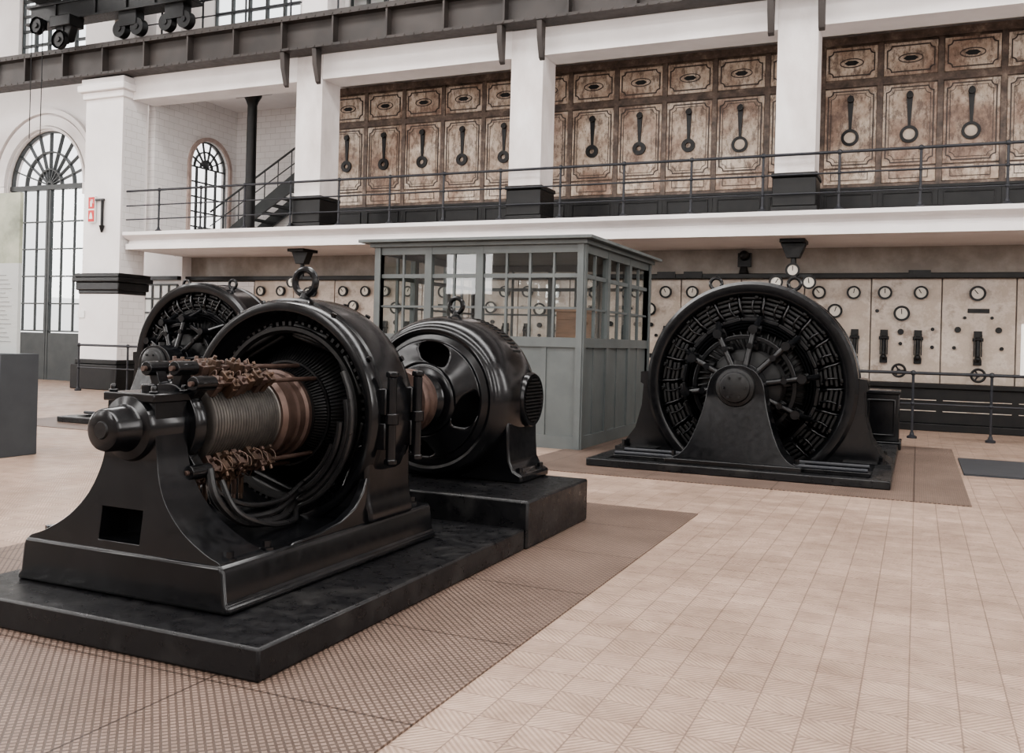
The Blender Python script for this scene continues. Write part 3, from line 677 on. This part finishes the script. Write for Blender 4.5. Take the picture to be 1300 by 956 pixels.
b.obj('slot_shade_strip','void',m2)  # dark strips on the casing, painted shade in place of open slots
ar=[]
for i in range(11):
    t=math.radians(-62-56*i/10);ar.append((.54*math.cos(t),B+.54*math.sin(t)))
b=MB();b.poly([(-.68,0),(.68,0),(.68,.055),(.62,.08),(.585,.15),(.575,.28),(.57,.42),(.5,.42),(.38,.18)]+[p for p in ar if p[1]>.03]+[(-.38,.18),(-.5,.42),(-.57,.42),(-.575,.28),(-.585,.15),(-.62,.08),(-.68,.055)],-.27,.25);b.obj('foot','black',m2,.015,3,ang=45)
for s in (-1,1):
    for y in (-.2,.18):
        b=MB();bolt(b,s*.64,y,.055);b.obj('bolt','black',m2)
eyebolt(m2,0,-.0,B+.598,.055,.018)
# ------------------------------------------------------------------ big alternator
def alternator(loc,label):
    g=T('ring_generator',loc,label,'generator','large ring generators')
    Z=.88
    b=MB()
    b.box(-1.49,1.49,-1.36,-1.2,0,.08);b.box(-1.49,1.49,2.2,2.36,0,.08);b.box(-1.49,-1.3,-1.2,2.2,0,.08);b.box(1.3,1.49,-1.2,2.2,0,.08);b.box(-1.3,1.3,-1.2,2.2,0,.05)
    b.box(-1.3,1.3,-1.0,-.94,.05,.1)
    b.obj('base_frame','plinth',g,.01)
    prof=[(-.3,.985),(-.32,1.0),(-.33,1.03),(-.33,1.10),(-.3,1.135),(-.22,1.14),(-.2,1.12),(.2,1.12),(.22,1.135),(.3,1.13),(.32,1.1),(.32,1.03),(.3,1.0),(.2,.99),(-.2,.975)]
    MB().lathe(prof,(0,0,Z),'Y',96,closed=True).cutz(.05).obj('yoke_ring','black',g)
    MB().lathe([(.12,.6),(.12,1.0),(.18,1.0),(.18,.6)],(0,0,Z),'Y',72,closed=True).cutz(.05).obj('rear_dark_backing','void',g)  # dark ring added behind the coils so their gaps read as shade
    fc=None
    NC=22
    for k in range(NC):
        t=2*pi*(k+.5)/NC
        if Z+.85*math.sin(t)<.16: continue
        if fc is None:
            b=MB()
            for i in range(5):
                r0=.735+i*.05;w=.088+.007*i+(.012 if i%2 else 0)
                b.lathe([(-.245,w*.55),(-.235,w*.8),(-.2,w),(.1,w)],(r0+.022,0,0),'Y',4) if False else b.box(r0,r0+.044,-.235-(.02 if i%2 else 0),.1,-w,w)
            fc=b.obj('field_coil','blackm',g,.014,3,loc=(0,0,Z))
            bb=MB();bb.box(.70,.74,-.27,.05,-.10,.10);bb.cyl((.97,-.27,-.06),(.97,-.2,-.06),.025,n=10);bb.tube([(.74,-.26,.07),(.82,-.30,.10),(.92,-.29,.12),(.98,-.26,.14)],.015,6);bb.tube([(.76,-.26,-.05),(.84,-.285,-.02),(.93,-.28,-.03)],.012,6)
            fk=bb.obj('coil_terminal','black',fc,.008)
            fc.rotation_euler=(0,-t,0)
        else:
            n=fc.copy();C.objects.link(n);n.rotation_euler=(0,-t,0);q=fk.copy();C.objects.link(q);q.parent=n
    b=MB()
    for r in (.69,.655,.62): b.lathe([(-.26,r-.012),(-.275,r),(-.26,r+.012),(-.2,r+.012),(-.2,r-.012)],(0,0,Z),'Y',80,closed=True)
    b.cutz(.05).obj('winding_ring','black',g)
    b=MB();b.lathe([(-.16,.12),(-.16,.62),(-.12,.68),(.15,.68),(.2,.64),(.2,.12)],(0,0,Z),'Y',72)
    for k in range(48):
        b.M=Matrix.Translation((0,0,Z))@Matrix.Rotation(2*pi*k/48,4,'Y');b.tube([(.40,-.22,-.01),(.48,-.235,.01),(.56,-.235,.03),(.64,-.2,.05)],.014,6,cat=False)
    b.M=Matrix.Identity(4);b.cutz(.05).obj('rotor','blackm',g)
    pr=[(-.50,.1),(-.50,.36)]
    for i in range(14): pr+=[(-.48+i*.024,.39),(-.465+i*.024,.39),(-.463+i*.024,.38)]
    pr+=[(-.12,.39)]
    MB().lathe(pr,(0,0,Z),'Y',64).obj('commutator','blackm',g)
    b=MB();b.lathe([(-.6,.50),(-.6,.545),(-.54,.545),(-.54,.50)],(0,0,Z),'Y',64,closed=True);b.lathe([(-.7,.12),(-.7,.24),(-.56,.24),(-.56,.12)],(0,0,Z),'Y',40,closed=True);b.obj('rocker_ring','black',g,.005)
    for k in range(10):
        t=2*pi*(k+.25)/10
        b=MB();b.M=Matrix.Translation((0,0,Z))@Matrix.Rotation(-t,4,'Y')
        b.cyl((.19,-.70,0),(.60,-.63,0),.038,.030,n=16);b.cyl((.61,-.70,0),(.61,-.36,0),.048,n=16);b.cyl((.43,-.70,0),(.43,-.3,0),.034,n=12)
        for j in range(4): b.box(.395,.47,-.52+j*.07,-.475+j*.07,-.06,.05)
        b.box(.56,.66,-.45,-.30,-.05,.05);b.cyl((.61,-.60,0),(.74,-.34,0),.032,n=12)
        b.obj('brush_arm','black',g)
    MB().lathe([(-1.1,.08),(1.5,.08)],(0,0,Z),'Y',24).obj('shaft','blackm',g)
    def ped(y0,y1):
        lv=smooth_lv([(.08,.64),(.13,.62),(.17,.55),(.26,.47),(.4,.405),(.58,.345),(.75,.305),(.88,.285),(.98,.25),(1.06,.175),(1.11,.06)],4)
        b=MB();pedestal(b,lv,lambda z:y0-.12*max(0,1-(z-.08)/.7),lambda z:y1)
        b.box(-.68,.68,y0-.18,y1+.1,.05,.13)
        b.obj('bearing_pedestal','black',g,.025,3,ang=45)
        b=MB();f=y0-.07
        b.lathe([(f-.012,.01),(f-.012,.13),(f-.004,.15),(f+.02,.16),(f+.03,.19),(f+.05,.2),(y1+.04,.2),(y1+.06,.18),(y1+.1,.17),(y1+.1,.08)],(0,0,Z),'Y',48)
        for k in range(6): 
            t=k*pi/3;b.cyl((.11*math.cos(t),f-.03,Z+.11*math.sin(t)),(.11*math.cos(t),f,Z+.11*math.sin(t)),.014,n=6)
        b.cyl((0,(y0+y1)/2,Z+.2),(0,(y0+y1)/2,Z+.27),.05)
        b.obj('bearing_housing','blackm',g)
        for x in (-.62,.62):
            b=MB();bolt(b,x,y0,.13,.025,.06);b.obj('bolt','black',g)
    ped(-1.08,-.80);ped(.85,1.1)
    for s in (-1,1):
        P=[(s*1.05,1.0),(s*1.22,.98),(s*1.22,.86),(s*1.185,.84),(s*1.20,.6),(s*1.27,.34),(s*1.40,.16),(s*1.46,.12),(s*1.46,.06)]
        ar=[]
        for i in range(8):
            t=math.asin((.06-Z)/1.08)*(1-i/7);ar.append((s*1.08*math.cos(t),Z+1.08*math.sin(t)))
        b=MB();b.poly(P+ar[:-1],-.28,.28);b.box(min(s*1.0,s*1.47),max(s*1.0,s*1.47),-.4,.4,.05,.12)
        for y in (-.34,.34): bolt(b,s*1.38,y,.12,.03,.07)
        b.obj('yoke_foot','black',g,ang=40)
    for s in (-.43,.43): eyebolt(g,s,-.05,Z+1.03,.065,.02)
    for y in (-1.1,-.75):
        MB().cyl((-1.25,y,.13),(1.28,y,.13),.02,n=10).obj('pipe','dark',g)
    return g
ga=alternator((-1.69,10.6,.008),'large black ring generator with spoked brush gear and pedestal bearing')
copytree(ga,(-9.5,10.6,.008),label='black ring generator standing near the white pier')
e=T('exciter_unit',(-.42,13.35,.008),'dark iron box unit beside the generator','machine')
b=MB();b.box(-.22,.22,-.25,.25,0.1,.72);b.box(-.25,.25,-.3,.3,0,.1);b.box(-.23,.23,-.27,.27,.72,.77);b.strip([(-.16,.18),(.16,.18),(.16,.64),(-.16,.64)],.03,-.27,-.25);b.obj('body','black',e,.01)
# ------------------------------------------------------------------ booth
bx0,bx1,by0,by1=-6.62,-3.74,10.56,13.5
bo=T('control_booth',((bx0+bx1)/2,(by0+by1)/2,0),'grey painted wooden control booth with small-paned windows','booth')
W=(bx1-bx0)/2;D=(by1-by0)/2
def side(L,divs,rot,off,pw):
    R=Matrix.Rotation(rot,4,'Z')
    b=MB();b.M=R
    xs=[-L]+divs+[L]
    for x in xs: b.box(x-.05,x+.05,-off-.03,-off+.05,0,2.5)
    for a,c in zip(xs,xs[1:]):
        a+=.05;c-=.05
        b.box(a,c,-off-.025,-off+.045,2.40,2.5);b.box(a,c,-off-.03,-off+.045,1.24,1.36);b.box(a,c,-off-.03,-off+.045,0,.16)
    b.obj('frame','booth',bo)
    for a,c in zip(xs,xs[1:]):
        a+=.05;c-=.05
        b=MB();b.M=R;n=max(2,round((c-a)/pw))
        for i in range(1,n):
            x=a+(c-a)*i/n;b.box(x-.014,x+.014,-off-.01,-off+.03,1.36,2.40)
        for z,h in ((1.72,.014),(2.12,.026)): b.box(a,c,-off-.006,-off+.026,z-h,z+h)
        b.obj('window_sash','booth',bo)
        b=MB();b.M=R;b.quad((a,-off+.01,1.36),(c,-off+.01,1.36),(c,-off+.01,2.4),(a,-off+.01,2.4));b.obj('glass_pane','glass',bo)
        b=MB();b.M=R;b.box(a,c,-off+.0,-off+.03,.16,1.24)
        k=max(1,round((c-a)/.5))
        for i in range(1,k):
            x=a+(c-a)*i/k;b.box(x-.035,x+.035,-off-.015,-off,.16,1.24)
        b.obj('lower_panel','booth',bo)
side(W,[-.675,.065],0,D,.34)
side(D,[-D+.98,-D+1.96],pi/2,W,.45)
side(W,[-.7,.1],pi,D,.6)
side(D,[-D+1.0,-D+2.0],-pi/2,W,.6)
b=MB();b.box(-W-.22,W+.17,-D-.18,D+.18,2.555,2.595);b.box(-W-.10,W+.08,-D-.08,D+.08,2.5,2.555)
b.obj('roof','booth',bo,.004)
e=T('wooden_cabinet',(-4.15,11.5,0),'brown wooden cabinet inside the booth','cabinet')
b=MB();b.box(-.2,.2,-.2,.2,.08,1.7);b.box(-.22,.22,-.22,.22,1.7,1.75);b.box(-.22,.22,-.22,.22,0,.08);b.obj('body','wood',e,.005);MB().box(-.17,.17,-.22,-.2,.15,1.6).obj('door','wood',e,.004)
# ------------------------------------------------------------------ info stand, signs
e=T('exhibit_stand',(-8.75,6.55,0),'dark grey exhibition stand carrying a printed panel','display stand')
MB().box(-.42,.42,-.22,.22,0,1.04).obj('box_base','grey',e,.006)
MB().box(-.40,.39,-.02,.02,1.04,2.68).obj('printed_panel','poster',e)
b=MB()
for i in range(16): b.box(-.34,.3-(i%4)*.03,-.024,-.02,1.16+i*.045,1.164+i*.045)
b.obj('text_lines','textl',e)
e=T('information_sign',(1.0,9.0,.0),'small pale information sign on a thin dark post','sign')
MB().box(-.19,.3,-.01,.01,1.12,1.56).obj('sign_board','signw',e)
b=MB();b.cyl((.1,.02,0),(.1,.02,1.4),.02);b.cyl((.1,.02,0),(.1,.02,.02),.15,n=24);b.obj('post','dark',e)
e=T('fire_sign',(-16.75,14.86,3.95),'small red and white fire safety sign on a bracket','sign')
MB().box(-.1,.1,-.02,.02,-.28,.3).obj('sign_board','signw',e)
MB().box(-.085,.085,-.03,-.02,.03,.28).obj('red_symbol','red',e);MB().box(-.085,.085,-.03,-.02,-.26,-.01).obj('red_symbol','red',e)
b=MB();b.box(-.025,.025,-.036,-.03,.07,.19);b.box(-.01,.01,-.036,-.03,.19,.22);b.strip([(0,.22),(.04,.22),(.055,.14)],.012,-.036,-.03,close=False)
b.poly([(-.05,-.2),(.05,-.2),(.03,-.1),(0,-.05),(-.03,-.1)],-.036,-.03);b.obj('white_pictogram','signw',e)
b=MB();b.box(.1,.35,-.02,.02,.2,.24);b.cyl((.3,0,.22),(.3,0,-.35),.03);b.cyl((.3,0,-.35),(.3,.0,-.5),.06,.02);b.obj('bracket','blackm',e)
e=T('notice_sign',(-17.0,14.855,1.65),'small white notice plate on the pier','sign')
MB().box(-.1,.1,-.01,.01,-.08,.08).obj('plate','signw',e)
# ------------------------------------------------------------------ camera
cam=bpy.data.cameras.new('camera');co=bpy.data.objects.new('camera',cam);C.objects.link(co)
cam.sensor_width=36;cam.lens=1170/1300*36;cam.shift_y=-45/1300;cam.clip_end=200
th=math.radians(23.76);ro=math.radians(1.5)
R=Vector((math.cos(th),math.sin(th),0));F=Vector((-math.sin(th),math.cos(th),0));Z=Vector((0,0,1))
x=R*math.cos(ro)+Z*math.sin(ro);y=-R*math.sin(ro)+Z*math.cos(ro);z=-F
m=Matrix((x,y,z)).transposed().to_4x4();m.translation=(0,0,1.3);co.matrix_world=m
bpy.context.scene.camera=co
# ------------------------------------------------------------------ light
w=bpy.data.worlds.new('world');bpy.context.scene.world=w;w.use_nodes=True;nt=w.node_tree
bg=nt.nodes['Background'];tc=nt.nodes.new('ShaderNodeTexCoord');s=nt.nodes.new('ShaderNodeSeparateXYZ');nt.links.new(tc.outputs['Generated'],s.inputs[0])
r=nt.nodes.new('ShaderNodeValToRGB');nt.links.new(s.outputs[2],r.inputs[0])
r.color_ramp.elements[0].position=0;r.color_ramp.elements[0].color=(.75,.73,.72,1)
r.color_ramp.elements[1].position=.25;r.color_ramp.elements[1].color=(.98,.98,1,1)
nt.links.new(r.outputs[0],bg.inputs[0]);bg.inputs[1].default_value=2.4
def area(loc,rot,sx,sy,e,name,label,col=(1,.985,.97)):
    l=bpy.data.lights.new(name,'AREA');l.shape='RECTANGLE';l.size=sx;l.size_y=sy;l.energy=e;l.color=col
    o=bpy.data.objects.new(name,l);C.objects.link(o);o.location=loc;o.rotation_euler=rot;o['label']=label;o['category']='light'
for y in (-1.5,4.5,10.5): area((-10,y,10.9),(0,0,0),36,2.0,2150,'roof_fill_light','long area light strip added below the hall roof')  # added lamps for overhead light and crisp highlights, no openings in the roof
for x in (-25,-19,-13,-7,-1,5): area((x,-4.9,5.5),(math.radians(90),0,0),1.6,5.5,260,'hall_fill_light','tall area light added before the hall wall')  # added lamps for reflections on the black machines, the wall is solid
for y in (2,8): area((-29.9,y,5.5),(math.radians(90),0,math.radians(-90)),2.4,6,800,'hall_fill_light','tall area light added before the side wall')  # added side lamps, no window modelled here
for y in (0,6,12): area((8.9,y,5.5),(math.radians(90),0,math.radians(90)),2.0,5.5,280,'hall_fill_light','tall area light added before the side wall')  # added side lamps before a solid wall
try: bpy.context.scene.view_settings.look='AgX - Medium High Contrast'
except Exception: pass
